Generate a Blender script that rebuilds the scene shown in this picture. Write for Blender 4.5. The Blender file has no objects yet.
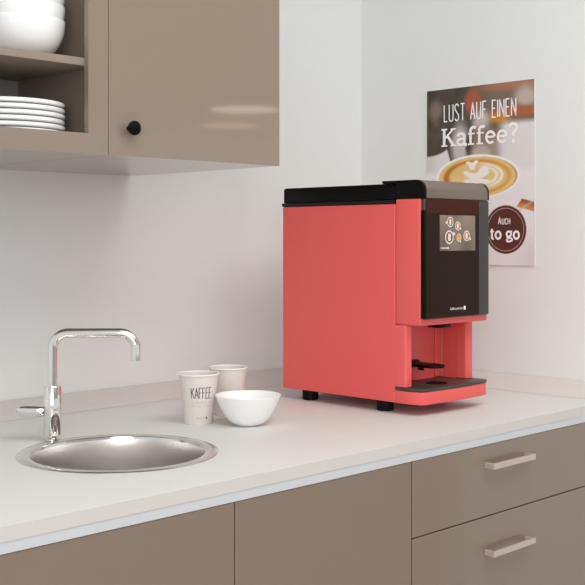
import bpy, bmesh, math, random
from mathutils import Vector, Matrix
S = bpy.context.scene
COL = S.collection
PI = math.pi
random.seed(4)

# ------------------------------------------------------------------ materials
def lin(c):
    return tuple(((v/255)/12.92 if v/255 <= .04045 else ((v/255+.055)/1.055)**2.4) for v in c)
def mat(name, rgb, rough=.5, metal=0, spec=.5, coat=0, coat_r=.05, noise=0, nscale=60, bump=0, emit=0, aniso=0):
    m = bpy.data.materials.new(name); m.use_nodes = True
    nt = m.node_tree; b = nt.nodes['Principled BSDF']
    c = (*lin(rgb), 1)
    b.inputs['Base Color'].default_value = c
    b.inputs['Roughness'].default_value = rough
    b.inputs['Metallic'].default_value = metal
    b.inputs['Specular IOR Level'].default_value = spec
    b.inputs['Coat Weight'].default_value = coat
    b.inputs['Coat Roughness'].default_value = coat_r
    if emit:
        b.inputs['Emission Color'].default_value = c
        b.inputs['Emission Strength'].default_value = emit
    if noise or bump:
        tc = nt.nodes.new('ShaderNodeTexCoord')
        n = nt.nodes.new('ShaderNodeTexNoise'); n.inputs['Scale'].default_value = nscale
        n.inputs['Detail'].default_value = 4
        nt.links.new(tc.outputs['Object'], n.inputs['Vector'])
        if noise:
            mx = nt.nodes.new('ShaderNodeMix'); mx.data_type = 'RGBA'
            mx.inputs[6].default_value = tuple(min(1, v*(1-noise)) for v in c[:3])+(1,)
            mx.inputs[7].default_value = tuple(min(1, v*(1+noise)) for v in c[:3])+(1,)
            nt.links.new(n.outputs['Fac'], mx.inputs[0])
            nt.links.new(mx.outputs[2], b.inputs['Base Color'])
        if bump:
            bp = nt.nodes.new('ShaderNodeBump'); bp.inputs['Strength'].default_value = bump
            bp.inputs['Distance'].default_value = .002
            nt.links.new(n.outputs['Fac'], bp.inputs['Height'])
            nt.links.new(bp.outputs['Normal'], b.inputs['Normal'])
    return m
def attr_mat(name, rough, emit=0, spec=.4):
    m = bpy.data.materials.new(name); m.use_nodes = True
    nt = m.node_tree; b = nt.nodes['Principled BSDF']
    a = nt.nodes.new('ShaderNodeAttribute'); a.attribute_name = 'print'
    nt.links.new(a.outputs['Color'], b.inputs['Base Color'])
    b.inputs['Roughness'].default_value = rough
    b.inputs['Specular IOR Level'].default_value = spec
    if emit:
        nt.links.new(a.outputs['Color'], b.inputs['Emission Color'])
        b.inputs['Emission Strength'].default_value = emit
    return m
M = dict(
    wall=mat('wall_paint', (236,238,236), .85, noise=.01, nscale=25, bump=.03),
    floor=mat('floor_vinyl', (205,202,198), .5, noise=.03, nscale=6),
    ceil=mat('ceiling_paint', (243,244,243), .9),
    worktop=mat('worktop_laminate', (224,223,219), .5, spec=.3, noise=.02, nscale=90),
    edge=mat('worktop_edging', (214,207,202), .5, spec=.3),
    upstand=mat('upstand_laminate', (219,212,206), .22, spec=.5, noise=.02, nscale=90),
    alu=mat('edge_profile_aluminium', (208,209,213), .45, metal=.0),
    front=mat('taupe_gloss_front', (136,118,103), .28, coat=.5, coat_r=.12, noise=.015, nscale=12),
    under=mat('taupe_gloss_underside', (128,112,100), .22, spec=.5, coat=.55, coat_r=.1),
    upper=mat('taupe_gloss_front_upper', (143,126,110), .25, coat=.8, coat_r=.04, noise=.015, nscale=12),
    carcass=mat('taupe_carcass', (146,130,116), .5),
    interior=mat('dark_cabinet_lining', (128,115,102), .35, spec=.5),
    backpan=mat('grey_back_lining', (150,146,143), .6),
    handle=mat('satin_nickel', (214,196,184), .38, metal=.5),
    knob=mat('black_knob', (4,4,4), .5, spec=.12),
    china=mat('white_china', (249,249,248), .18, coat=.4),
    china2=mat('white_china_matte', (250,250,249), .3),
    cup=mat('paper_cup', (232,223,217), .6, noise=.015, nscale=120),
    cuprim=mat('paper_cup_rim', (248,245,242), .5),
    cupin=mat('paper_cup_inside', (232,224,219), .6),
    ink=mat('dark_ink', (92,84,80), .7),
    inkl=mat('faded_ink', (186,174,168), .7),
    chrome=mat('chrome', (235,232,230), .06, metal=1),
    steel=mat('brushed_sink_steel', (234,230,227), .27, metal=1, noise=.03, nscale=30),
    steelrim=mat('polished_sink_rim', (225,222,220), .14, metal=1),
    red=mat('red_housing', (236,98,94), .4, spec=.4, noise=.006, nscale=40),
    black=mat('black_plastic', (5,4,4), .45, spec=.15),
    lip=mat('black_seal', (22,17,15), .5, spec=.3),
    capsteel=mat('taupe_steel_cap', (138,124,115), .4, metal=.7, noise=.02, nscale=200),
    glass=mat('brown_black_glass', (40,22,15), .14, spec=.1),
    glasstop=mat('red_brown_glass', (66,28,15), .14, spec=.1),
    bezel=mat('dark_grey_bezel', (46,44,39), .4),
    tray=mat('tray_grey_black', (62,58,54), .4, noise=.05, nscale=150),
    white=mat('white_print', (255,255,254), .6),
    trim=mat('pale_corner_line', (225,190,165), .3, metal=.5),
    lamp=mat('lamp_diffuser', (255,244,232), .5, emit=6),
    lampwarm=mat('warm_lamp_diffuser', (255,196,150), .5, emit=4.5),
    lampring=mat('lamp_ring', (225,225,225), .4),
    poster=attr_mat('poster_print', .55),
    screen=attr_mat('screen_picture', .3, emit=.04, spec=.15),
    paper=mat('poster_board_edge', (214,212,212), .6),
    badgering=mat('badge_ring_print', (205,185,178), .6),
)

_n = M['steel'].node_tree; _b = _n.nodes['Principled BSDF']; _b.inputs['Anisotropic'].default_value = .75
_t = _n.nodes.new('ShaderNodeTangent'); _t.direction_type = 'RADIAL'; _t.axis = 'Z'; _n.links.new(_t.outputs[0], _b.inputs['Tangent'])
# ------------------------------------------------------------------ helpers
def finish(bm, name, ms, parent=None, origin=None, sharp=35):
    """link bm (world coordinates) as one mesh object, origin at the thing's base"""
    off = Vector((0,0,0))
    p = parent
    while p is not None:
        off += p.location; p = p.parent
    if parent is None and origin is not None: off = Vector(origin)
    bmesh.ops.translate(bm, verts=bm.verts, vec=-off)
    for f in bm.faces: f.smooth = True
    bm.normal_update()
    lim = math.radians(sharp)
    for e in bm.edges:
        if len(e.link_faces) == 2:
            e.smooth = e.calc_face_angle(0) < lim
    me = bpy.data.meshes.new(name); bm.to_mesh(me); bm.free()
    if not isinstance(ms, (list, tuple)): ms = [ms]
    for m in ms: me.materials.append(m)
    o = bpy.data.objects.new(name, me); COL.objects.link(o)
    if parent is not None: o.parent = parent
    elif origin is not None: o.location = origin
    return o
def empty(name, loc, label, cat, group=None):
    o = bpy.data.objects.new(name, None); o.empty_display_size = .05
    o.location = loc; COL.objects.link(o); return tag(o, label, cat, group)
def tag(o, label, cat, group=None):
    o['label'] = label; o['category'] = cat
    if group: o['group'] = group
    return o
def struct(o):
    o['kind'] = 'structure'; return o
def box(x0,x1,y0,y1,z0,z1, bev=0, seg=3, bm=None, edges=None):
    t = bmesh.new()
    bmesh.ops.create_cube(t, size=1)
    for v in t.verts:
        v.co = Vector((x0+(v.co.x+.5)*(x1-x0), y0+(v.co.y+.5)*(y1-y0), z0+(v.co.z+.5)*(z1-z0)))
    if bev:
        es = [e for e in t.edges if edges is None or edges(e)]
        bmesh.ops.bevel(t, geom=es, offset=bev, segments=seg, profile=.5, affect='EDGES', clamp_overlap=True)
    if bm is None: return t
    me = bpy.data.meshes.new('tmp'); t.to_mesh(me); t.free(); bm.from_mesh(me); bpy.data.meshes.remove(me)
    return bm
def join(bm, t):
    me = bpy.data.meshes.new('tmp'); t.to_mesh(me); t.free(); bm.from_mesh(me); bpy.data.meshes.remove(me); return bm
def vert_edges(e):
    a, b = e.verts; return abs(a.co.z-b.co.z) > 1e-5
def prism(poly, axis, a0, a1, bev=0, seg=3):
    """poly: 2-D points; axis 'x': points are (y,z); axis 'z': points are (x,y)"""
    t = bmesh.new()
    def P(p, a): return (a, p[0], p[1]) if axis == 'x' else ((p[0], p[1], a) if axis == 'z' else (p[0], a, p[1]))
    A = [t.verts.new(P(p, a0)) for p in poly]; B = [t.verts.new(P(p, a1)) for p in poly]
    n = len(poly)
    t.faces.new(A); t.faces.new(B[::-1])
    for i in range(n): t.faces.new((A[i], B[i], B[(i+1)%n], A[(i+1)%n]))
    bmesh.ops.recalc_face_normals(t, faces=t.faces)
    if bev:
        es = [e for e in t.edges if e.calc_face_angle(0) > .7]
        bmesh.ops.bevel(t, geom=es, offset=bev, segments=seg, profile=.5, affect='EDGES', clamp_overlap=True)
    return t
def lathe(prof, c, n=72, close=False, a0=0, mats=None):
    """prof: list of (r,z) from start to end; r=0 ends are poles"""
    t = bmesh.new(); rings = []
    for r, z in prof:
        if r < 1e-6: rings.append([t.verts.new((c[0], c[1], c[2]+z))])
        else: rings.append([t.verts.new((c[0]+r*math.cos(a0+2*PI*i/n), c[1]+r*math.sin(a0+2*PI*i/n), c[2]+z)) for i in range(n)])
    prs = list(zip(rings, rings[1:]))
    if close: prs.append((rings[-1], rings[0]))
    for k, (A, B) in enumerate(prs):
        for i in range(n):
            j = (i+1) % n
            if len(A) == 1 and len(B) == 1: continue
            if len(A) == 1: f = t.faces.new((A[0], B[i], B[j]))
            elif len(B) == 1: f = t.faces.new((A[i], B[0], A[j]))
            else: f = t.faces.new((A[i], B[i], B[j], A[j]))
            if mats: f.material_index = mats[k]
    bmesh.ops.recalc_face_normals(t, faces=t.faces)
    return t
def cyl(c, r, z0, z1, n=40, bev=.001):
    return lathe([(0,z0),(r-bev,z0),(r,z0+bev),(r,z1-bev),(r-bev,z1),(0,z1)], c, n)
def tube(path, r, n=24, caps=True):
    t = bmesh.new(); rings = []
    path = [Vector(p) for p in path]
    up = None
    for i, p in enumerate(path):
        d = (path[min(i+1, len(path)-1)]-path[max(i-1, 0)]).normalized()
        if up is None:
            up = Vector((0,0,1)) if abs(d.z) < .9 else Vector((1,0,0))
        s = d.cross(up).normalized(); up = s.cross(d).normalized()
        rr = r[i] if isinstance(r, (list, tuple)) else r
        rings.append([t.verts.new(p+rr*(math.cos(2*PI*k/n)*s+math.sin(2*PI*k/n)*up)) for k in range(n)])
    for A, B in zip(rings, rings[1:]):
        for k in range(n): t.faces.new((A[k], B[k], B[(k+1)%n], A[(k+1)%n]))
    if caps: t.faces.new(rings[0]); t.faces.new(rings[-1])
    bmesh.ops.recalc_face_normals(t, faces=t.faces)
    return t
def cut(o, cutters):
    """subtract box meshes from an object and keep the result as its mesh"""
    for cb in cutters:
        me = bpy.data.meshes.new('c'); cb.to_mesh(me); cb.free()
        co = bpy.data.objects.new('c', me); COL.objects.link(co)
        md = o.modifiers.new('b', 'BOOLEAN'); md.operation = 'DIFFERENCE'; md.object = co; md.solver = 'EXACT'
        bpy.context.view_layer.update()
        dg = bpy.context.evaluated_depsgraph_get()
        new = bpy.data.meshes.new_from_object(o.evaluated_get(dg))
        o.modifiers.clear(); old = o.data; o.data = new
        bpy.data.objects.remove(co); bpy.data.meshes.remove(me)
    return o

# --- hand-drawn stroke lettering -------------------------------------------
def arc(cx, cy, rx, ry, a0, a1, n=14):
    return [(cx+rx*math.cos(math.radians(a0+(a1-a0)*i/n)), cy+ry*math.sin(math.radians(a0+(a1-a0)*i/n))) for i in range(n+1)]
SK = [0]
CAPS = {  # tall narrow capitals, box width w, height 1
 'L': (.34, [[(0,1),(0,0),(.32,0)]]),
 'U': (.42, [[(0,1),(0,.22)]+arc(.2,.2,.2,.2,180,360)+[(.4,1)]]),
 'S': (.38, [arc(.19,.78,.19,.22,20,180,10)+[(.03,.66),(.35,.34)]+arc(.19,.22,.19,.22,0,-160,10)]),
 'T': (.42, [[(0,1),(.42,1)],[(.21,1),(.21,0)]]),
 'A': (.44, [[(0,0),(.22,1),(.44,0)],[(.08,.33),(.36,.33)]]),
 'F': (.34, [[(0,0),(0,1),(.34,1)],[(0,.53),(.28,.53)]]),
 'E': (.34, [[(.34,0),(0,0),(0,1),(.34,1)],[(0,.53),(.28,.53)]]),
 'I': (.0, [[(0,0),(0,1)]]),
 'N': (.42, [[(0,0),(0,1),(.42,0),(.42,1)]]),
 'C': (.36, [arc(.19,.78,.19,.22,10,180,10)+arc(.19,.22,.19,.22,180,350,10)]),
 'H': (.4, [[(0,0),(0,1)],[(.4,0),(.4,1)],[(0,.53),(.4,.53)]]),
 'K': (.4, [[(0,0),(0,1)],[(.4,1),(.02,.45)],[(.12,.58),(.42,0)]]),
 ' ': (.22, []),
}
SLAB = {  # slab-serif letters, cap height 1; strokes (points, width factor)
 'K': (.86, [([(.2,0),(.2,1)],1.25),([(.04,.03),(.38,.03)],.6),([(.04,.97),(.38,.97)],.6),([(.72,.97),(.24,.45)],.75),
             ([(.38,.6),(.74,.03)],1.2),([(.56,.97),(.86,.97)],.55),([(.56,.03),(.9,.03)],.55)]),
 'a': (.60, [(arc(.27,.47,.2,.2,165,20,8)+[(.46,.45),(.46,.12),(.5,.03),(.6,.03)],1.1),(arc(.26,.2,.19,.17,75,330,12),1.0),([(.3,.37),(.46,.38)],.7)]),
 'f': (.46, [([(.18,0),(.18,.78)]+arc(.36,.8,.18,.17,180,50,8),1.15),([(.04,.62),(.42,.62)],.6),([(.03,.03),(.38,.03)],.6)]),
 'e': (.60, [([(.1,.36),(.50,.36)],.8),(arc(.3,.34,.22,.31,4,312,20),1.0)]),
 '?': (.52, [(arc(.25,.78,.2,.2,170,-50,14)+[(.27,.5),(.26,.32)],1.1),([(.2,.06),(.33,.06)],1.5)]),
 't': (.42, [([(.2,.86),(.2,.14)]+arc(.32,.14,.12,.12,180,290,6),1.15),([(.04,.62),(.38,.62)],.7)]),
 'o': (.60, [(arc(.29,.33,.22,.3,0,360,24),1.1)]),
 'g': (.58, [(arc(.26,.42,.19,.21,0,360,20),1.0),([(.38,.56),(.52,.66)],.8),([(.14,.27),(.12,.15),(.2,.09)]+[(.4,.08)]+arc(.4,-.05,.13,.13,90,-40,6)+[(.3,-.2)]+arc(.22,-.1,.14,.11,270,110,8),.9)]),
 ' ': (.3, []),
}
def ribbon(t, pts, w, fn, mi=0):
    """flat stroke of width w through 2-D pts, placed in space by fn(u,v)"""
    q = [pts[0]]
    for a, b in zip(pts, pts[1:]):       # short pieces so it can follow a curved surface
        L = math.dist(a, b); k = max(1, int(L/.004))
        for i in range(1, k+1): q.append((a[0]+(b[0]-a[0])*i/k, a[1]+(b[1]-a[1])*i/k))
    P = [Vector(p) for p in q]; row = []
    closed = (P[0]-P[-1]).length < 1e-6
    for i, p in enumerate(P):
        a = P[i-1] if i > 0 else (P[-2] if closed else p); b = P[i+1] if i < len(P)-1 else (P[1] if closed else p)
        d1 = (p-a) if (p-a).length > 1e-9 else (b-p); d2 = (b-p) if (b-p).length > 1e-9 else d1
        d1 = d1.normalized(); d2 = d2.normalized()
        n1 = Vector((-d1.y, d1.x)); n2 = Vector((-d2.y, d2.x)); n = (n1+n2)
        n = n1 if n.length < .2 else n.normalized()
        k = min(1/max(.3, n.dot(n1)), 1.8)
        e = Vector((0,0))
        row.append((p+n*w/2*k, p-n*w/2*k))
    vs = [(t.verts.new(fn(*a)), t.verts.new(fn(*b))) for a, b in row]
    for (a, b), (c, d) in zip(vs, vs[1:]):
        f = t.faces.new((a, c, d, b)); f.material_index = mi
def write(t, text, font, u0, u1, base, height, stroke, fn, gap=.17, mi=0):
    glyphs = [font[c] for c in text]
    tot = sum(g[0] for g in glyphs)+gap*(len(text)-1)
    sx = (u1-u0)/tot; x = 0
    for w_, strokes in glyphs:
        for s in strokes:
            pts, k = s if font is SLAB else (s, 1)
            SK[0] = (SK[0]+1) % 9
            ribbon(t, [(u0+(x+p[0])*sx, base+p[1]*height) for p in pts], stroke*k, fn, mi)
        x += w_+gap
def bfont(t, text, u0, u1, base, height, fn, mi=0):
    cu = bpy.data.curves.new('t', 'FONT'); cu.body = text; cu.resolution_u = 2
    o = bpy.data.objects.new('t', cu); COL.objects.link(o)
    bpy.context.view_layer.update()
    me = bpy.data.meshes.new_from_object(o.evaluated_get(bpy.context.evaluated_depsgraph_get()))
    xs = [v.co.x for v in me.vertices]; ys = [v.co.y for v in me.vertices]
    sx = (u1-u0)/(max(xs)-min(xs)); sy = height/.72
    vs = [t.verts.new(fn(u0+(v.co.x-min(xs))*sx, base+v.co.y*sy)) for v in me.vertices]
    for p in me.polygons:
        try: t.faces.new([vs[i] for i in p.vertices]).material_index = mi
        except ValueError: pass
    bpy.data.objects.remove(o); bpy.data.curves.remove(cu); bpy.data.meshes.remove(me)

# ------------------------------------------------------------------ room
YW, XW = 2.249, 2.549          # inner faces of the back wall and the right wall
W0 = .9                        # worktop height
struct(finish(box(-4, XW+.12, YW, YW+.12, 0, 2.75), 'wall_back', M['wall']))
struct(finish(box(XW, XW+.12, .85, YW, 0, 2.75), 'wall_right', M['wall']))
struct(finish(box(-4, 11, -9, YW+.12, -.1, 0), 'floor', M['floor']))
struct(finish(box(-4, 11, -9, YW+.12, 2.75, 2.85), 'ceiling', M['ceil']))

# ------------------------------------------------------------------ sink + worktop
SC = (1.2240, 1.6822); SR = .186
YF = 1.364                     # worktop front edge
def plate_with_hole(x0,x1,y0,y1,z0,z1,c,r,n=96):
    t = bmesh.new()
    def layer(z):
        R = [t.verts.new((x,y,z)) for x,y in ((x0,y0),(x1,y0),(x1,y1),(x0,y1))]
        Cc = [t.verts.new((c[0]+r*math.cos(2*PI*i/n), c[1]+r*math.sin(2*PI*i/n), z)) for i in range(n)]
        es = [t.edges.new((R[i],R[(i+1)%4])) for i in range(4)]+[t.edges.new((Cc[i],Cc[(i+1)%n])) for i in range(n)]
        bmesh.ops.triangle_fill(t, use_beauty=True, use_dissolve=False, edges=es)
        return R, Cc
    R0, C0 = layer(z0); R1, C1 = layer(z1)
    for i in range(4): t.faces.new((R0[i],R0[(i+1)%4],R1[(i+1)%4],R1[i]))
    for i in range(n): t.faces.new((C0[i],C1[i],C1[(i+1)%n],C0[(i+1)%n]))
    bmesh.ops.recalc_face_normals(t, faces=t.faces)
    return t
wt = finish(plate_with_hole(.1, XW-.001, YF, YW-.001, W0-.022, W0, SC, SR-.012), 'worktop', [M['worktop'], M['edge']], origin=(1.3,1.8,W0-.022))
for p in wt.data.polygons:
    if p.normal.y < -.9 and abs(p.center.y+1.8-YF) < .001: p.material_index = 1
tag(wt, 'long pale beige worktop running along both walls above the taupe base cabinets', 'worktop')
finish(box(.1, XW-.001, YF+.001, YF+.02, W0-.0385, W0-.0222), 'edge_profile', M['alu'], wt)['label'] = 'light grey strip under the worktop front edge'
# sloping strip between worktop and walls, mitred in the corner
t = bmesh.new(); e = .0004; r_ = .105
def sect(f):  # three section corners
    return [t.verts.new(f(r_, e)), t.verts.new(f(.0015, e)), t.verts.new(f(.0015, .029))]
s0 = sect(lambda d, h: (.1, YW-d, W0+h)); s1 = sect(lambda d, h: (XW-d, YW-d, W0+h)); s2 = sect(lambda d, h: (XW-d, YF+.001, W0+h))
for A, B in ((s0,s1),(s1,s2)):
    for i in range(3): t.faces.new((A[i],A[(i+1)%3],B[(i+1)%3],B[i]))
t.faces.new(s0); t.faces.new(s2); bmesh.ops.recalc_face_normals(t, faces=t.faces)
tag(finish(t, 'worktop_upstand', M['upstand'], origin=(1.8,2.19,W0)), 'pale sloping strip sealing the worktop to the back and right walls', 'trim strip')

sk = empty('kitchen_sink', (SC[0],SC[1],W0), 'round inset stainless steel sink set into the pale worktop', 'sink')
ri = .1615
finish(lathe([(SR,.0004),(SR,.0012),(SR-.002,.0022),(ri+.003,.0022),(ri,.0008),(ri-.001,-.004),(ri+.0005,-.004),(SR-.014,.0002)], (SC[0],SC[1],W0), 128, close=True), 'rim', M['steelrim'], sk)
prof = [(ri-.001,-.0035)]
prof += [(ri-.003,-.02),(ri-.006,-.09)]
prof += [(ri-.036+.03*math.cos(math.radians(a)), -.115-.03*math.sin(math.radians(a))) for a in range(0,91,10)]
prof += [(.07,-.147),(.045,-.149)]
inner = prof; outer = [(r+.0015, z-.0012) for r, z in prof][::-1]
finish(lathe(inner+outer, (SC[0],SC[1],W0), 128, close=True), 'basin', M['steel'], sk)
dr = finish(lathe([(.0465,-.1482),(.044,-.1455),(.036,-.147),(.034,-.151),(0,-.151)], (SC[0],SC[1],W0), 48), 'drain', M['steelrim'], sk)

# ------------------------------------------------------------------ tap
rt = Vector((.70711,-.70711,0)); fw = Vector((.70711,.70711,0))
TB = Vector((1.1985,1.8650,W0+.0024))
tap = empty('kitchen_tap', TB, 'polished chrome tap with an angular swan neck spout behind the round sink', 'tap')
finish(lathe([(0,0),(.0115,0),(.0125,.001),(.0125,.004),(.0085,.006),(.0085,.012),(0,.012)], TB, 40), 'foot', M['chrome'], tap)
finish(lathe([(0,.0115),(.0165,.0115),(.0172,.0125),(.0172,.106),(.0165,.107),(0,.107)], TB, 56), 'body', M['chrome'], tap)
zt = .2110; R_ = .030; rp = .0094
path = [TB+Vector((0,0,.107)), TB+Vector((0,0,.14)), TB+Vector((0,0,zt-R_))]
for a in range(10, 91, 8):
    q = math.radians(a); path.append(TB+rt*(R_-R_*math.cos(q))+Vector((0,0,zt-R_+R_*math.sin(q))))
Ls = .163
path.append(TB+rt*(Ls*.5)+Vector((0,0,zt)))
for a in range(0, 91, 8):
    q = math.radians(a); path.append(TB+rt*(Ls-R_+R_*math.sin(q))+Vector((0,0,zt-R_+R_*math.cos(q))))
path.append(TB+rt*Ls+Vector((0,0,.1585)))
sp = finish(tube(path, rp, 32), 'spout', M['chrome'], tap)
e_ = path[-1]
finish(lathe([(.0094,0),(.0094,-.0015),(.0075,-.0015),(.0075,.0004)], e_, 32, close=True), 'aerator', M['steelrim'], sp)
# lever: flattened rounded bar pointing away from the sink
t = bmesh.new(); rings = []
for s, hw, hh in ((.016,.0095,.0095),(.020,.0105,.0115),(.034,.0105,.0125),(.048,.0105,.0125),(.060,.0100,.0120),(.066,.0085,.0100),(.0695,.006,.0072),(.0712,.0035,.0040),(.0716,.001,.001)):
    c = TB-rt*s+Vector((0,0,.0575+ .0015*(s/.07)))
    ring = []
    for k in range(28):
        a = 2*PI*k/28; ca, sa = math.cos(a), math.sin(a)
        ring.append(t.verts.new(c+fw*hw*math.copysign(abs(ca)**.8, ca)+Vector((0,0,hh*math.copysign(abs(sa)**.8, sa)*( .8 if sa>0 else 1)))))
    rings.append(ring)
for A, B in zip(rings, rings[1:]):
    for k in range(28): t.faces.new((A[k],B[k],B[(k+1)%28],A[(k+1)%28]))
t.faces.new(rings[0]); t.faces.new(rings[-1]); bmesh.ops.recalc_face_normals(t, faces=t.faces)
finish(t, 'lever', M['chrome'], tap, sharp=50)

# ------------------------------------------------------------------ paper cups
HB, RB, RT = .107, .0308, .0425
def coner(z): return RB+(RT-RB)*z/HB
def paper_cup(c, label, printed, phi0=0):
    root = empty('paper_cup', c, label, 'cup')
    C = Vector(c)
    finish(lathe([(0,.005),(RB-.003,.005),(RB-.0028,.0004),(RB-.0008,0),(RB,.001),(RT,HB-.002),(RT-.0012,HB-.001),(RB-.0014,.0065),(0,.0065)], C, 72), 'cup_wall', M['cup'], root)
    rim = [(RT+.0012+.0016*math.cos(2*PI*k/10), HB-.0004+.0018*math.sin(2*PI*k/10)) for k in range(10)]
    rm = finish(lathe(rim, C, 72, close=True), 'rolled_rim', M['cuprim'], root)
    if printed:
        t = bmesh.new()
        def fn(u, z):     # u: metres around the cup from the printed centre
            r = coner(z)+.00035
            a = phi0+u/.037
            return (C.x+r*math.cos(a), C.y+r*math.sin(a), C.z+z)
        write(t, 'KAFFEE', CAPS, -.0215, .0215, .058, .0225, .0017, fn, gap=.14)
        finish(t, 'lettering', M['ink'], root)['label'] = 'dark grey narrow word KAFFEE'
        t = bmesh.new()
        bfont(t, 'kaffee partner', -.012, .0105, .0145, .0019, fn)
        for k in range(4): ribbon(t, [(.0122, .0138+k*.0011), (.0158, .0138+k*.0011)], .0011, fn)
        finish(t, 'maker_name', M['ink'], root)['label'] = 'tiny maker name with a square mark'
        t = bmesh.new()
        rnd = random.Random(3)
        for row, z in enumerate((.047, .0395)):
            x = -.021
            while x < .020:
                w = rnd.choice((.0012,.0018,.0022))
                ribbon(t, [(x, z),(x, z+.0045)], .0006, fn)
                if rnd.random() < .6: ribbon(t, [(x, z+.0045*rnd.choice((0,1,.5))),(x+w, z+.0045*rnd.choice((0,1,.5)))], .0006, fn)
                x += w+.0012+(.003 if rnd.random() < .2 else 0)
        finish(t, 'small_print', M['inkl'], root)['label'] = 'faint two line print'
    return root
cc = (1.5434, 1.831, W0)
ang = math.atan2(-cc[1], -cc[0])
paper_cup(cc, 'beige paper cup printed KAFFEE, standing in front beside the white bowl', True, ang+.17)
paper_cup((1.664, 1.871, W0), 'plain beige paper cup standing behind the printed cup and the bowl', False)

# ------------------------------------------------------------------ bowls
def bowl_profile(R, H, rb, th=.003, flare=False):
    out = [(0,.0015),(rb-.004,.0015),(rb-.003,0),(rb,0),(rb+.002,.002)]
    n = 14
    for i in range(1, n+1):
        a = i/n
        r = rb+.002+(R-rb-.002)*math.sin(a*PI/2)**1.0
        z = .002+(H-.002)*(1-math.cos(a*PI/2))**1.0
        if flare: r, z = rb+.002+(R-rb-.002)*a**.86, .002+(H-.002)*(.75*a**1.75+.25*a)
        out.append((r, z))
    inn = [(R-th*.35, H+.0008), (R-th*.9, H)]
    for i in range(n-1, 0, -1):
        a = i/n
        r = rb+.002+(R-rb-.002)*math.sin(a*PI/2)**1.0-th
        z = .002+(H-.002)*(1-math.cos(a*PI/2))**1.0+th*.8
        if flare: r, z = rb+.002+(R-rb-.002)*a**.86-th, .002+(H-.002)*(.75*a**1.75+.25*a)+th*.6
        inn.append((r, z))
    return out+inn+[(rb-.006,.0055),(0,.005)]
bw = finish(lathe(bowl_profile(.0706,.064,.025,.003,True), (1.6014,1.736,W0+.0003), 96), 'bowl', M['china2'], origin=(1.6014,1.736,W0+.0003), sharp=60)
tag(bw, 'white china bowl standing alone on the worktop beside the paper cups', 'bowl')

# ------------------------------------------------------------------ coffee machine
X0, X1 = 1.935, 2.192
mc = empty('coffee_machine', (2.0635, 1.75, W0), 'red tabletop coffee machine with black lid and dark touchscreen front', 'coffee machine')
def Z(h): return W0+h
def mpart(bm, name, m, parent=mc, sharp=35, label=None):
    o = finish(bm, name, M[m] if isinstance(m, str) else m, parent, sharp=sharp)
    if label: o['label'] = label
    return o
hs = mpart(box(X0,X1,1.6062,1.970,Z(.026),Z(.4775), .0025, 3), 'housing', 'red')
cb = box(1.960,2.165,1.55,1.650,.05+W0,.2035+W0)
bmesh.ops.translate(cb, verts=cb.verts, vec=-Vector(mc.location)); bmesh.ops.translate(cb, verts=cb.verts, vec=mc.location)
cut(hs, [cb])
for p in hs.data.polygons: p.use_smooth = False
# head: red front block carrying the panel
mpart(box(X0,X1,1.5335,1.6055,Z(.2030),Z(.4885), .005, 4), 'head', 'red')
def pillar(xa, xb):
    return box(xa,xb,1.575,1.6055,Z(.0635),Z(.2028), .006, 4, edges=lambda e: vert_edges(e) and min(v.co.y for v in e.verts) < 1.58)
mpart(pillar(X0,1.960), 'pillar', 'red'); mpart(pillar(2.165,X1), 'pillar', 'red')
mpart(box(2.136,2.158,1.645,1.6505,Z(.0635),Z(.2028), .002, 3), 'back_rib', 'red')
mpart(box(2.1615,2.1645,1.6465,1.6495,Z(.0640),Z(.2020), .0008, 2), 'corner_line', 'trim', label='thin pale line down the recess corner')  # narrow pale bar along the inner corner of the recess
# tray
def tray_poly(dx, dy):
    pts = [(X0-dx,1.6055),(X0-dx,1.562),(X0-dx+.003,1.553),(X0+.010-dx,1.536-dy),(X0+.018,1.5325-dy)]
    n = 8
    xa, xb = X0+.018, X1-.010
    for i in range(1, n): 
        s = i/n; pts.append((xa+(xb-xa)*s, 1.5325-dy-.006*math.sin(PI*s)))
    pts += [(X1-.010,1.5335-dy),(X1+.002+dx,1.539-dy),(X1+.003+dx,1.550),(X1+.003+dx,1.6055)]
    return pts
mpart(prism(tray_poly(0,0), 'z', Z(.026), Z(.0548), .0012, 2), 'drip_tray', 'red', sharp=25)
tt = prism(tray_poly(.0012,.0012), 'z', Z(.0550), Z(.0625), .0015, 2)
join(tt, box(1.9605,2.1645,1.6057,1.6495,Z(.055),Z(.0622)))
gr = mpart(tt, 'tray_grate', 'tray', sharp=25, label='dark grey tray top')
t = lathe([(.026,.0),(.026,.0008),(.0245,.0012),(.0235,.0004),(0,.0002)], (2.052,1.578,Z(.0626)), 40)
hole = mpart(t, 'drain_well', 'black', gr)
t = bmesh.new()
for k in range(3):
    a = PI*k/3; d = Vector((math.cos(a),math.sin(a),0))*.023; c = Vector((2.052,1.578,Z(.0642)))
    join(t, tube([c-d,c+d], .0009, 8))
mpart(t, 'drain_grille', 'lip', gr)
# cup shelf over the tray
t = prism([(2.008,1.6445)]+[(2.008,1.570)]+[(2.034+.026*math.cos(math.radians(a)),1.572+.026*math.sin(math.radians(a))) for a in range(190,355,15)]+[(2.060,1.572),(2.060,1.6445)], 'z', Z(.1010), Z(.1075), .0015, 2)
cs = mpart(t, 'cup_shelf', 'black')
mpart(box(2.004,2.064,1.636,1.6495,Z(.096),Z(.112),.002), 'shelf_hinge', 'black', cs)
mpart(box(2.009,2.016,1.585,1.600,Z(.0945),Z(.1012),.0015), 'latch', 'black', cs)
# outlet
t = box(2.020,2.064,1.545,1.580,Z(.1940),Z(.2035),.002)
noz = mpart(t, 'outlet', 'black')
mpart(cyl((2.044,1.564,0), .006, Z(.192), Z(.1945), 20), 'nozzle', 'bezel', noz)
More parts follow.
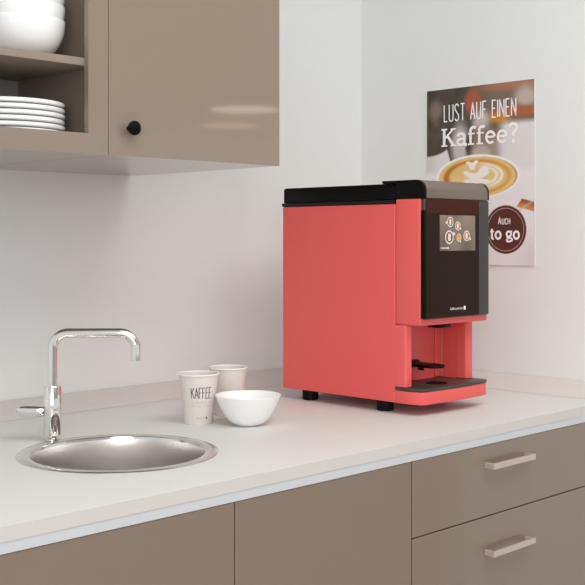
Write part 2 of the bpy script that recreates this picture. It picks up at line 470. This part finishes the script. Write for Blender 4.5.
# feet
for fx in (1.966, 2.161):
    for fy in (1.903, 1.661):
        mpart(cyl((fx,fy,0), .020, Z(.0002), Z(.0262), 40, .0015), 'foot', 'black')
# rear lid with seal lip
mpart(box(X0-.001,X1+.001,1.6065,1.9725,Z(.4778),Z(.4865), .002, 2), 'lid_seal', 'lip')
ld = prism([(1.967,.487),(1.967,.519),(1.962,.5235),(1.620,.5235),(1.613,.521),(1.609,.515),(1.608,.487)], 'x', X0+.0005, X1-.0005, .002, 3)
bmesh.ops.translate(ld, verts=ld.verts, vec=(0,0,W0))
mpart(ld, 'rear_lid', 'black')
# front cap: brushed strip between black cheeks, rounded to the front
def cap_poly(g=0):
    R = .024
    pts = [(1.6055,.489),(1.6055,.524),(1.645,.524),(1.645,.5305-g)]
    pts += [(1.522+g+R-R*math.sin(math.radians(a)), .5305-g-R+R*math.cos(math.radians(a))) for a in range(0,91,9)]
    pts += [(1.522+g,.489)]
    return pts
for nm, xa, xb, m_, g in (('cap_cheek',X0+.0005,X0+.0095,'black',0),('front_cap',X0+.0096,X1-.0142,'capsteel',.0006),('cap_cheek',X1-.0141,X1-.0090,'black',0)):
    b_ = prism(cap_poly(g), 'x', xa, xb, .0012 if m_ == 'black' else .0006, 2)
    bmesh.ops.translate(b_, verts=b_.verts, vec=(0,0,W0))
    mpart(b_, nm, m_, sharp=30, label='brushed taupe metal strip' if m_ == 'capsteel' else None)
# front panel
fp = mpart(box(X0+.001,X1-.0085,1.5215,1.5333,Z(.2180),Z(.4887), .006, 4), 'front_panel', 'bezel')
gl = mpart(box(X0+.006,2.139,1.5200,1.5214,Z(.2205),Z(.4880), .0005, 1), 'glass', 'glass', fp)
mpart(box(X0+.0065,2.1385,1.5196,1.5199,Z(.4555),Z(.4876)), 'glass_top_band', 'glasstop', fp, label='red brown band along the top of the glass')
mpart(box(X0+.0004,X0+.0058,1.5208,1.5330,Z(.2200),Z(.4620), .0025, 3), 'side_strip', 'black', fp)
# picture on the touchscreen: five coffee cups on a taupe table
def grid_print(name, m, fn, w, h, nu, nv, colour, parent=None):
    t = bmesh.new()
    vs = [[t.verts.new(fn(w*i/nu, h*j/nv)) for i in range(nu+1)] for j in range(nv+1)]
    for j in range(nv):
        for i in range(nu): t.faces.new((vs[j][i],vs[j][i+1],vs[j+1][i+1],vs[j+1][i]))
    cols = []
    for j in range(nv+1):
        for i in range(nu+1): cols.append(colour(w*i/nu, h*j/nv))
    o = finish(t, name, m, parent)
    ca = o.data.color_attributes.new('print', 'FLOAT_COLOR', 'POINT')
    for k, c in enumerate(cols): ca.data[k].color = (*lin(c), 1)
    return o
def mix(a, b, t_):
    t_ = max(0, min(1, t_)); return tuple(x+(y-x)*t_ for x, y in zip(a, b))
def sm(a, b, x):
    if a == b: return 1.0 if x >= a else 0.0
    t_ = max(0, min(1, (x-a)/(b-a))); return t_*t_*(3-2*t_)
SCX0, SCX1, SCZ0, SCZ1 = 1.988, 2.123, .371, .452
def screen_col(u, v):   # u right, v up, metres
    w, h = SCX1-SCX0, SCZ1-SCZ0
    x, y = u/w, 1-v/h
    c = mix((122,108,98), (172,150,132), .5+.35*math.sin(9*x+1)*math.sin(3*y+2)+.2*x-.3*y)
    c = mix(c, (0,0,0), .12)
    for cx, cy, r, kind in ((.29,.19,.088,0),(.50,.30,.076,1),(.265,.62,.115,2),(.535,.63,.066,3),(.755,.58,.092,1)):
        dx, dy = (x-cx), (y-cy)*h/w
        d = math.hypot(dx, dy)
        hd = {0:(-1,.1),1:(.9,.5),2:(1,-.45),3:(.5,.9)}[kind]
        L = math.hypot(*hd); hx, hy = cx+hd[0]/L*r*1.2, cy+hd[1]/L*r*1.2*w/h
        if math.hypot(x-hx, (y-hy)*h/w) < r*.26: c = (225,218,214)
        if d < r*1.08: c = mix((70,58,52), c, sm(r*.95, r*1.08, d))
        if d < r: c = (230,224,220)
        if d < r*.8:
            a = math.atan2(dy, dx)
            base = {0:(150,92,58),1:(196,130,60),2:(128,84,66),3:(214,150,48)}[kind]
            c = base
            if math.sin(5*a+kind) > .3 and d > r*.4: c = mix(base, (90,55,40), .5)
            if abs(dx) < r*.32 and d < r*.55: c = (235,222,206) if kind != 3 else (235,190,60)
    if .03 < x < .24 and .905 < y < .94: c = mix(c, (245,240,236), .85 if int(x*160)%4 else .3)
    if .215 < x < .245 and .895 < y < .945: c = (245,240,236)
    return c
scr = grid_print('touchscreen', M['screen'], lambda u, v: (SCX0+u, 1.5197, Z(SCZ0)+v), SCX1-SCX0, SCZ1-SCZ0, 150, 90, screen_col, fp)
scr['label'] = 'lit screen showing five coffee cups from above'
t = bmesh.new(); fnl = lambda u, v: (2.028+u, 1.5197, Z(.2362)+v)
bfont(t, 'kaffee partner', 0, .0475, 0, .0062, fnl)
mpart(t, 'lettering', 'white', fp, label='small white maker name')
t = bmesh.new()
for k in range(7): ribbon(t, [(.0500+(.0006 if k in (0,6) else 0), -.0012+k*.0013),(.0575-(.0006 if k in (0,6) else 0), -.0012+k*.0013)], .00135, fnl)
mpart(t, 'maker_mark', 'white', fp, label='small white square mark')

# ------------------------------------------------------------------ poster on the right wall
PY0, PY1, PZ1, PZ0 = 1.991, 1.630, 1.726, 1.2255       # left/right edge along the wall, top, bottom
PW, PH = PY0-PY1, PZ1-PZ0
po = finish(box(XW-.0045, XW-.0001, PY1, PY0, PZ0, PZ1), 'poster', M['paper'], origin=(XW, (PY0+PY1)/2, PZ0))
tag(po, 'coffee poster with a latte cup and white lettering on the right wall behind the machine', 'poster')
def hash2(i, j): 
    s = math.sin(i*127.1+j*311.7)*43758.5453; return s-math.floor(s)
def vnoise(x, y):
    i, j = math.floor(x), math.floor(y); fx, fy = x-i, y-j
    fx, fy = fx*fx*(3-2*fx), fy*fy*(3-2*fy)
    return (hash2(i,j)*(1-fx)+hash2(i+1,j)*fx)*(1-fy)+(hash2(i,j+1)*(1-fx)+hash2(i+1,j+1)*fx)*fy
def gb(x, y, cx, cy, rx, ry, soft=.5):
    d = math.hypot((x-cx)/rx, (y-cy)/ry); return 1-sm(1-soft, 1+soft, d)
def poster_col(u, vup):      # u from left, metres; y down from top
    x, y = u, PH-vup
    n = vnoise(x*45, y*45)
    c = mix((58,52,46), (84,72,62), n)
    c = mix(c, (108,90,74), .8*gb(x,y,.045,.10,.03,.05,.8)*vnoise(x*60+9,y*60))
    c = mix(c, (150,135,122), .6*gb(x,y,.03,.06,.022,.03,.6))
    c = mix(c, (120,104,92), gb(x,y,.27,.05,.11,.06,.6))
    c = mix(c, (165,115,88), gb(x,y,.30,.005,.12,.018,.6))
    c = mix(c, (165,90,62), gb(x,y,.162,.045,.028,.038,.35))
    c = mix(c, (190,175,162), gb(x,y,.335,.045,.035,.03,.6))
    c = mix(c, (112,94,80), gb(x,y,.26,.115,.10,.045,.6))
    c = mix(c, (172,98,66), gb(x,y,.31,.083,.10,.014,.4))
    c = mix(c, (200,130,50), gb(x,y,.25,.095,.035,.014,.5))
    c = mix(c, (198,188,182), gb(x,y,.19,.10,.028,.03,.6))
    c = mix(c, (196,188,186), gb(x,y,.118,.165,.03,.065,.5))
    c = mix(c, (140,122,108), gb(x,y,.20,.17,.05,.05,.5))
    c = mix(c, (186,172,164), gb(x,y,.19,.195,.032,.03,.4))
    # big pale cup out of focus on the right
    c = mix(c, (222,219,218), sm(.235, .275, x)*sm(.095, .12, y)*(1-.0*y))
    c = mix(c, (222,218,216), sm(.205,.285, x)*sm(.13,.16,y))
    # pale cup at the left edge
    if x < .10:
        yc = .190-2.2*x*x-16*x**3
        xe = .0690+.32*max(0, y-.161)
        c = mix(c, (222,219,218), sm(yc-.004, yc+.004, y)*(1-sm(xe-.003, xe+.003, x))*(1-.12*sm(.05,0,x)))
    c = mix(c, (70,58,50), gb(x,y,.146,.165,.009,.026,.5)*.9)
    # everything below the main cup is its saucer and body
    c = mix(c, (229,227,227), sm(.225,.25,y)*1.0)
    # main cup
    cx, cy, rx, ry = .176, .2535, .139, .0600
    ex, ey = (x-cx)/rx, (y-cy)/ry; d = math.hypot(ex, ey)
    if d < 1.04: c = mix((240,238,237), c, sm(1.0,1.04,d))
    ex2, ey2 = (x-cx)/(rx*.955), (y-cy-.0015)/(ry*.94); d2 = math.hypot(ex2, ey2)
    if d2 < 1:
        a = math.atan2(ey2, ex2)
        cr = mix((222,188,112), (232,208,158), vnoise(ex2*4+5, ey2*4))
        c = mix(cr, (224,196,130), .5)
        ring = math.exp(-((d2-.80)/.07)**2)
        side = .55+.45*math.cos(a-PI*1.04)
        c = mix(c, (203,130,34), ring*(.45+.8*side))
        c = mix(c, (170,110,52), ring*max(0, math.cos(a-PI*1.0))**4*.7)
        c = mix(c, (150,90,60), sm(.93,.98,d2)*max(0,math.cos(a+.1))**3)
        if d2 > .9: c = mix(c, (226,196,120), .5)
        # milk leaf: a small heart over two broad lobes, combed arcs to the right
        milk = 0
        for hx, hy, rx_, ry_, rot in ((.1500,.2175,.0125,.0062,.35),(.1690,.2165,.0120,.0062,-.5),(.1600,.2270,.0110,.0080,0),
                                      (.1400,.2440,.0120,.0060,.3),(.1630,.2530,.0260,.0085,.25),(.1980,.2380,.0190,.0120,-.45),(.1860,.2500,.0330,.0100,-.25),
                                      (.1760,.2680,.0460,.0085,.05),(.1500,.2850,.0500,.0070,.05)):
            dx, dy = x-hx, y-hy; cr_, sr_ = math.cos(rot), math.sin(rot)
            q = math.hypot((dx*cr_+dy*sr_)/rx_, (-dx*sr_+dy*cr_)/ry_)
            milk = max(milk, 1-sm(.85,1.15,q))
        for k, rr in enumerate((.46,.58)):
            dd_ = math.hypot((x-.178)/.139, (y-.252)/.058)
            milk = max(milk, (1-sm(.025,.055,abs(dd_-rr)))*sm(.1,.7,math.cos(a+.15))*.85)
        c = mix(c, (240,237,234), milk)
    # biscuit on the saucer and the saucer's curve
    bx, by = (x-.338), (y-.335)
    if abs(bx) < .04 and -.012 < by-.25*bx < .014 and bx+by*.8 > -.028:
        c = mix((150,82,50), (205,140,66), sm(-.012,.012,by-.25*bx))
    s_ = .395-.9*(x-.2)**1 if x > .2 else .4
    c = mix(c, (196,192,192), math.exp(-((y-(.375-.55*(x-.27)))/.005)**2)*sm(.28,.30,x)*.6)
    c = mix(c, (200,197,197), sm(.40,.50,y+.35*(x-.3))*sm(.27,.36,x)*.55)
    # badge
    c = tuple(min(255, v*1.04) for v in c)
    r = math.hypot(x-.2705, y-.4030)
    if r < .0670: c = mix((92,46,38), c, sm(.0655,.0670,r))
    return c
pr = grid_print('print', M['poster'], lambda u, v: (XW-.0048, PY0-u, PZ0+v), PW, PH, 216, 300, poster_col, po)
def pf(u, v, d=.0051): return (XW-d-SK[0]*.00006, PY0-u, PZ1-v)
fnp = lambda u, v: pf(u, -v)
t = bmesh.new()
write(t, 'LUST AUF EINEN', CAPS, .0625, .304, -.093, .047, .0037, fnp, gap=.19)
write(t, 'Kaffee?', SLAB, .050, .312, -.164, .050, .0074, fnp, gap=.02)
write(t, 'A', CAPS, .2475, .2560, -.3880, .019, .0022, fnp)
write(t, 'UCH', CAPS, .2595, .2850, -.3880, .0150, .0021, fnp, gap=.22)
write(t, 'to go', SLAB, .2190, .3170, -.4290, .0330, .0056, fnp, gap=.03)
finish(t, 'lettering', M['white'], po)['label'] = 'white lettering LUST AUF EINEN Kaffee? AUCH to go'
t = bmesh.new()
ribbon(t, [(.2705+.0585*math.cos(2*PI*k/72), -.4030+.0585*math.sin(2*PI*k/72)) for k in range(73)], .0014, fnp)
finish(t, 'badge_ring', M['badgering'], po)

# ------------------------------------------------------------------ wall cabinets
UF, UB, UT = 1.711, YW-.001, 1.456, 
UH = 2.16
# open cabinet
oc = empty('open_wall_cabinet', (1.0, 1.98, UT), 'taupe open wall cabinet holding white bowls and plates above the sink', 'cabinet')
OX0, OX1 = .780, 1.2208
t = bmesh.new()
box(OX0,OX0+.0218,UF+.0132,UB,UT+.0301,UH, bm=t); box(1.200,OX1,UF+.0132,UB,UT+.0301,UH, bm=t)
box(OX0+.0218,1.200,UF+.0132,UB,UH-.02,UH, bm=t)
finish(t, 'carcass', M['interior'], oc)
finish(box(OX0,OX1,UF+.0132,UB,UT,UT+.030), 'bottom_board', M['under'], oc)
t = bmesh.new()    # face frame
box(1.1768,OX1,UF,UF+.013,UT,UH, bm=t); box(OX0,OX0+.0218,UF,UF+.013,UT,UH, bm=t)
box(OX0+.0218,1.1768,UF,UF+.013,UT,UT+.038, bm=t)
finish(t, 'face_frame', M['upper'], oc)
finish(box(OX0+.0219,1.1999,1.995,2.003,UT+.0301,UH-.0201), 'back_panel', M['backpan'], oc)
finish(box(OX0+.0219,1.1999,UF+.0135,1.9949,1.6205,1.6352,.0006,1), 'shelf', M['carcass'], oc)
# door cabinet
dc = empty('wall_cabinet', (1.446, 1.98, UT), 'closed glossy taupe wall cabinet with a round black knob', 'cabinet')
t = bmesh.new()
DX0, DX1 = 1.2225, 1.671
box(DX0,DX0+.018,UF+.019,UB,UT+.0182,UH, bm=t); box(DX1-.018,DX1,UF+.019,UB,UT+.0182,UH, bm=t)
box(DX0+.018,DX1-.018,UF+.019,UB,UH-.018,UH, bm=t)
box(DX0+.018,DX1-.018,UB-.008,UB,UT+.0182,UH-.018, bm=t)
finish(t, 'carcass', M['front'], dc)
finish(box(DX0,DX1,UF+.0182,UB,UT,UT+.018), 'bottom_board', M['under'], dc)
dd = finish(box(DX0,DX1,UF,UF+.018,UT,UH,.0003,1), 'door', M['upper'], dc)
kx, kz = 1.2690, 1.5090
t = lathe([(0,0),(.0055,0),(.0055,.012),(.0115,.013),(.0135,.015),(.0140,.018),(.0135,.0205),(.012,.0215),(0,.022)], (0,0,0), 40)
bmesh.ops.rotate(t, verts=t.verts, cent=(0,0,0), matrix=Matrix.Rotation(PI/2, 3, 'X'))
bmesh.ops.translate(t, verts=t.verts, vec=(kx, UF-.0001, kz))
finish(t, 'knob', M['knob'], dd)['label'] = 'round black knob'

# plates and bowls on the shelves
def plate_bm(c, R=.105):
    return lathe([(0,.0015),(R*.55,.0015),(R*.56,0),(R*.6,0),(R*.63,.002),(R*.86,.0036),(R*.975,.0044),(R*.995,.0058),(R,.0085),(R*.997,.0108),(R*.985,.0118),(R*.97,.0118),(R*.85,.0100),(R*.6,.0045),(0,.0040)], c, 96)
pc = (1.080, 1.832, UT+.0302)
pl = finish(plate_bm(pc), 'plate', M['china'], origin=pc)
PLN = ['lowest white plate at the bottom of the plate stack, partly hidden by the cabinet rail', 'second white plate from the bottom of the plate stack', 'third white plate from the bottom of the plate stack',
       'fourth white plate from the bottom of the plate stack', 'second white plate from the top of the plate stack', 'topmost white plate of the stack under the cabinet shelf']
for k, lb in enumerate(PLN):
    o = pl if k == 0 else pl.copy()
    if k: COL.objects.link(o)
    o.location = (pc[0]+[0,.0006,-.0005,.0007,0,-.0004][k], pc[1], pc[2]+.0107*k)
    tag(o, lb, 'plate', 'white plates stacked in the open cabinet')
bc = (1.098, 1.8215, 1.6355)
bl = finish(lathe(bowl_profile(.0850,.0700,.036,.0028), bc, 96), 'bowl', M['china'], origin=bc, sharp=60)
for k, lb in enumerate(['lowest white bowl of the stack, standing on the cabinet shelf', 'middle white bowl of the stack on the cabinet shelf', 'topmost white bowl of the stack, cut by the top of the picture']):
    o = bl if k == 0 else bl.copy()
    if k: COL.objects.link(o)
    o.location = (bc[0]-.0005*k, bc[1], bc[2]+.0262*k)
    tag(o, lb, 'bowl', 'white bowls stacked in the open cabinet')

# ------------------------------------------------------------------ base cabinets
BF, BT = 1.3665, W0-.0395
def base(name, x0, x1, label):
    r = empty(name, ((x0+x1)/2, 1.8, 0), label, 'cabinet')
    t = bmesh.new()
    box(x0,x0+.018,BF+.019,2.14,.1,BT-.002, bm=t); box(x1-.018,x1,BF+.019,2.14,.1,BT-.002, bm=t)
    box(x0+.018,x1-.018,BF+.019,2.14,.1,.118, bm=t); box(x0+.018,x1-.018,2.132,2.14,.118,BT-.002, bm=t)
    finish(t, 'carcass', M['carcass'], r)
    finish(box(x0,x1,BF+.05,BF+.066,.001,.0995), 'plinth', M['carcass'], r)
    return r
g = .0012
s1c = base('sink_base_cabinet', .764, 1.6975, 'plain taupe double door base cabinet under the sink')
finish(box(.764+g,1.2307-g,BF,BF+.018,.103,BT,.0008,1), 'door', M['front'], s1c)
finish(box(1.2307+g,1.6975-g,BF,BF+.018,.103,BT,.0008,1), 'door', M['front'], s1c)
dcu = base('drawer_cabinet', 1.6985, 2.362, 'taupe drawer cabinet with bar handles below the coffee machine')
def bar_handle(xc, z, parent):
    x0, x1 = xc-.080, xc+.080
    t = box(x0,x1,1.3416,1.3476,z-.006,z+.006,.0005,1)
    for xa in (x0+.0002, x1-.0082): join(t, box(xa,xa+.008,1.3474,BF-.0002,z-.0055,z+.0055,.0004,1))
    finish(t, 'handle', M['handle'], parent)['label'] = 'satin metal bar handle'
for z0, z1, hz in ((.7092,BT,.8177),(.4400,.7068,.6326),(.103,.4376,.37)):
    d = finish(box(1.6985+g,2.362-g,BF,BF+.018,z0,z1,.0008,1), 'drawer', M['front'], dcu)
    bar_handle(2.022, hz, d)
fl = finish(box(2.364,XW-.001,BF,BF+.018,.0005,BT), 'filler_panel', M['front'], origin=(2.45,BF,.0005))
tag(fl, 'narrow taupe filler panel between the drawer cabinet and the right wall', 'panel')
lc = base('base_cabinet', .297, .763, 'taupe base cabinet left of the sink cabinet, outside the picture')
finish(box(.297+g,.763-g,BF,BF+.018,.103,BT,.0008,1), 'door', M['front'], lc)

# ------------------------------------------------------------------ lamps and added fill light
for c, m, lb in (((8.16,-5.48,2.75),'lamp','large round white ceiling lamp reflected in the cabinet door'),((9.2,-6.88,2.75),'lampwarm','round warm ceiling lamp farther away, reflected in the cabinet door')):
    r = empty('ceiling_lamp', c, lb, 'lamp')
    finish(lathe([(0,-.0005),(.40,-.0005),(.40,-.05),(.385,-.05),(.38,-.03),(0,-.03)], c, 64), 'housing', M['lampring'], r)
    finish(lathe([(0,-.0305),(.378,-.0305),(.378,-.042),(0,-.042)], c, 64), 'diffuser', M[m], r)
def area(name, loc, tgt, sx, sy, power, col=(1,1,1)):
    l = bpy.data.lights.new(name, 'AREA'); l.shape = 'RECTANGLE'; l.size = sx; l.size_y = sy
    l.energy = power; l.color = col
    o = bpy.data.objects.new(name, l); COL.objects.link(o); o.location = loc
    o.rotation_euler = (Vector(tgt)-Vector(loc)).to_track_quat('-Z', 'Y').to_euler()
    return o
area('ceiling_light_panel', (1.3,.35,2.70), (1.35,.6,0), 2.2, 1.5, 50, (1,.988,.978))
area('wall_fill_light', (-1.8,-1.9,1.9), (2.0,1.9,1.3), 2.2, 1.6, 66, (.98,.99,1))  # added fill behind the camera, brightens both walls; no window stands here
w = bpy.data.worlds.new('World'); S.world = w; w.use_nodes = True
w.node_tree.nodes['Background'].inputs[0].default_value = (.96,.975,1,1)
w.node_tree.nodes['Background'].inputs[1].default_value = .95

# ------------------------------------------------------------------ camera
cd = bpy.data.cameras.new('camera'); cam = bpy.data.objects.new('camera', cd); COL.objects.link(cam)
cam.location = (0,0,1.3); cam.rotation_euler = (PI/2, 0, -PI/4)
cd.sensor_width = 36; cd.lens = 1103/585*36; cd.shift_y = -54.5/585; cd.clip_start = .05
S.camera = cam
S.view_settings.view_transform = 'Standard'; S.view_settings.look = 'None'
S.view_settings.exposure = -.29; S.view_settings.gamma = 1; S.view_settings.use_curve_mapping = False
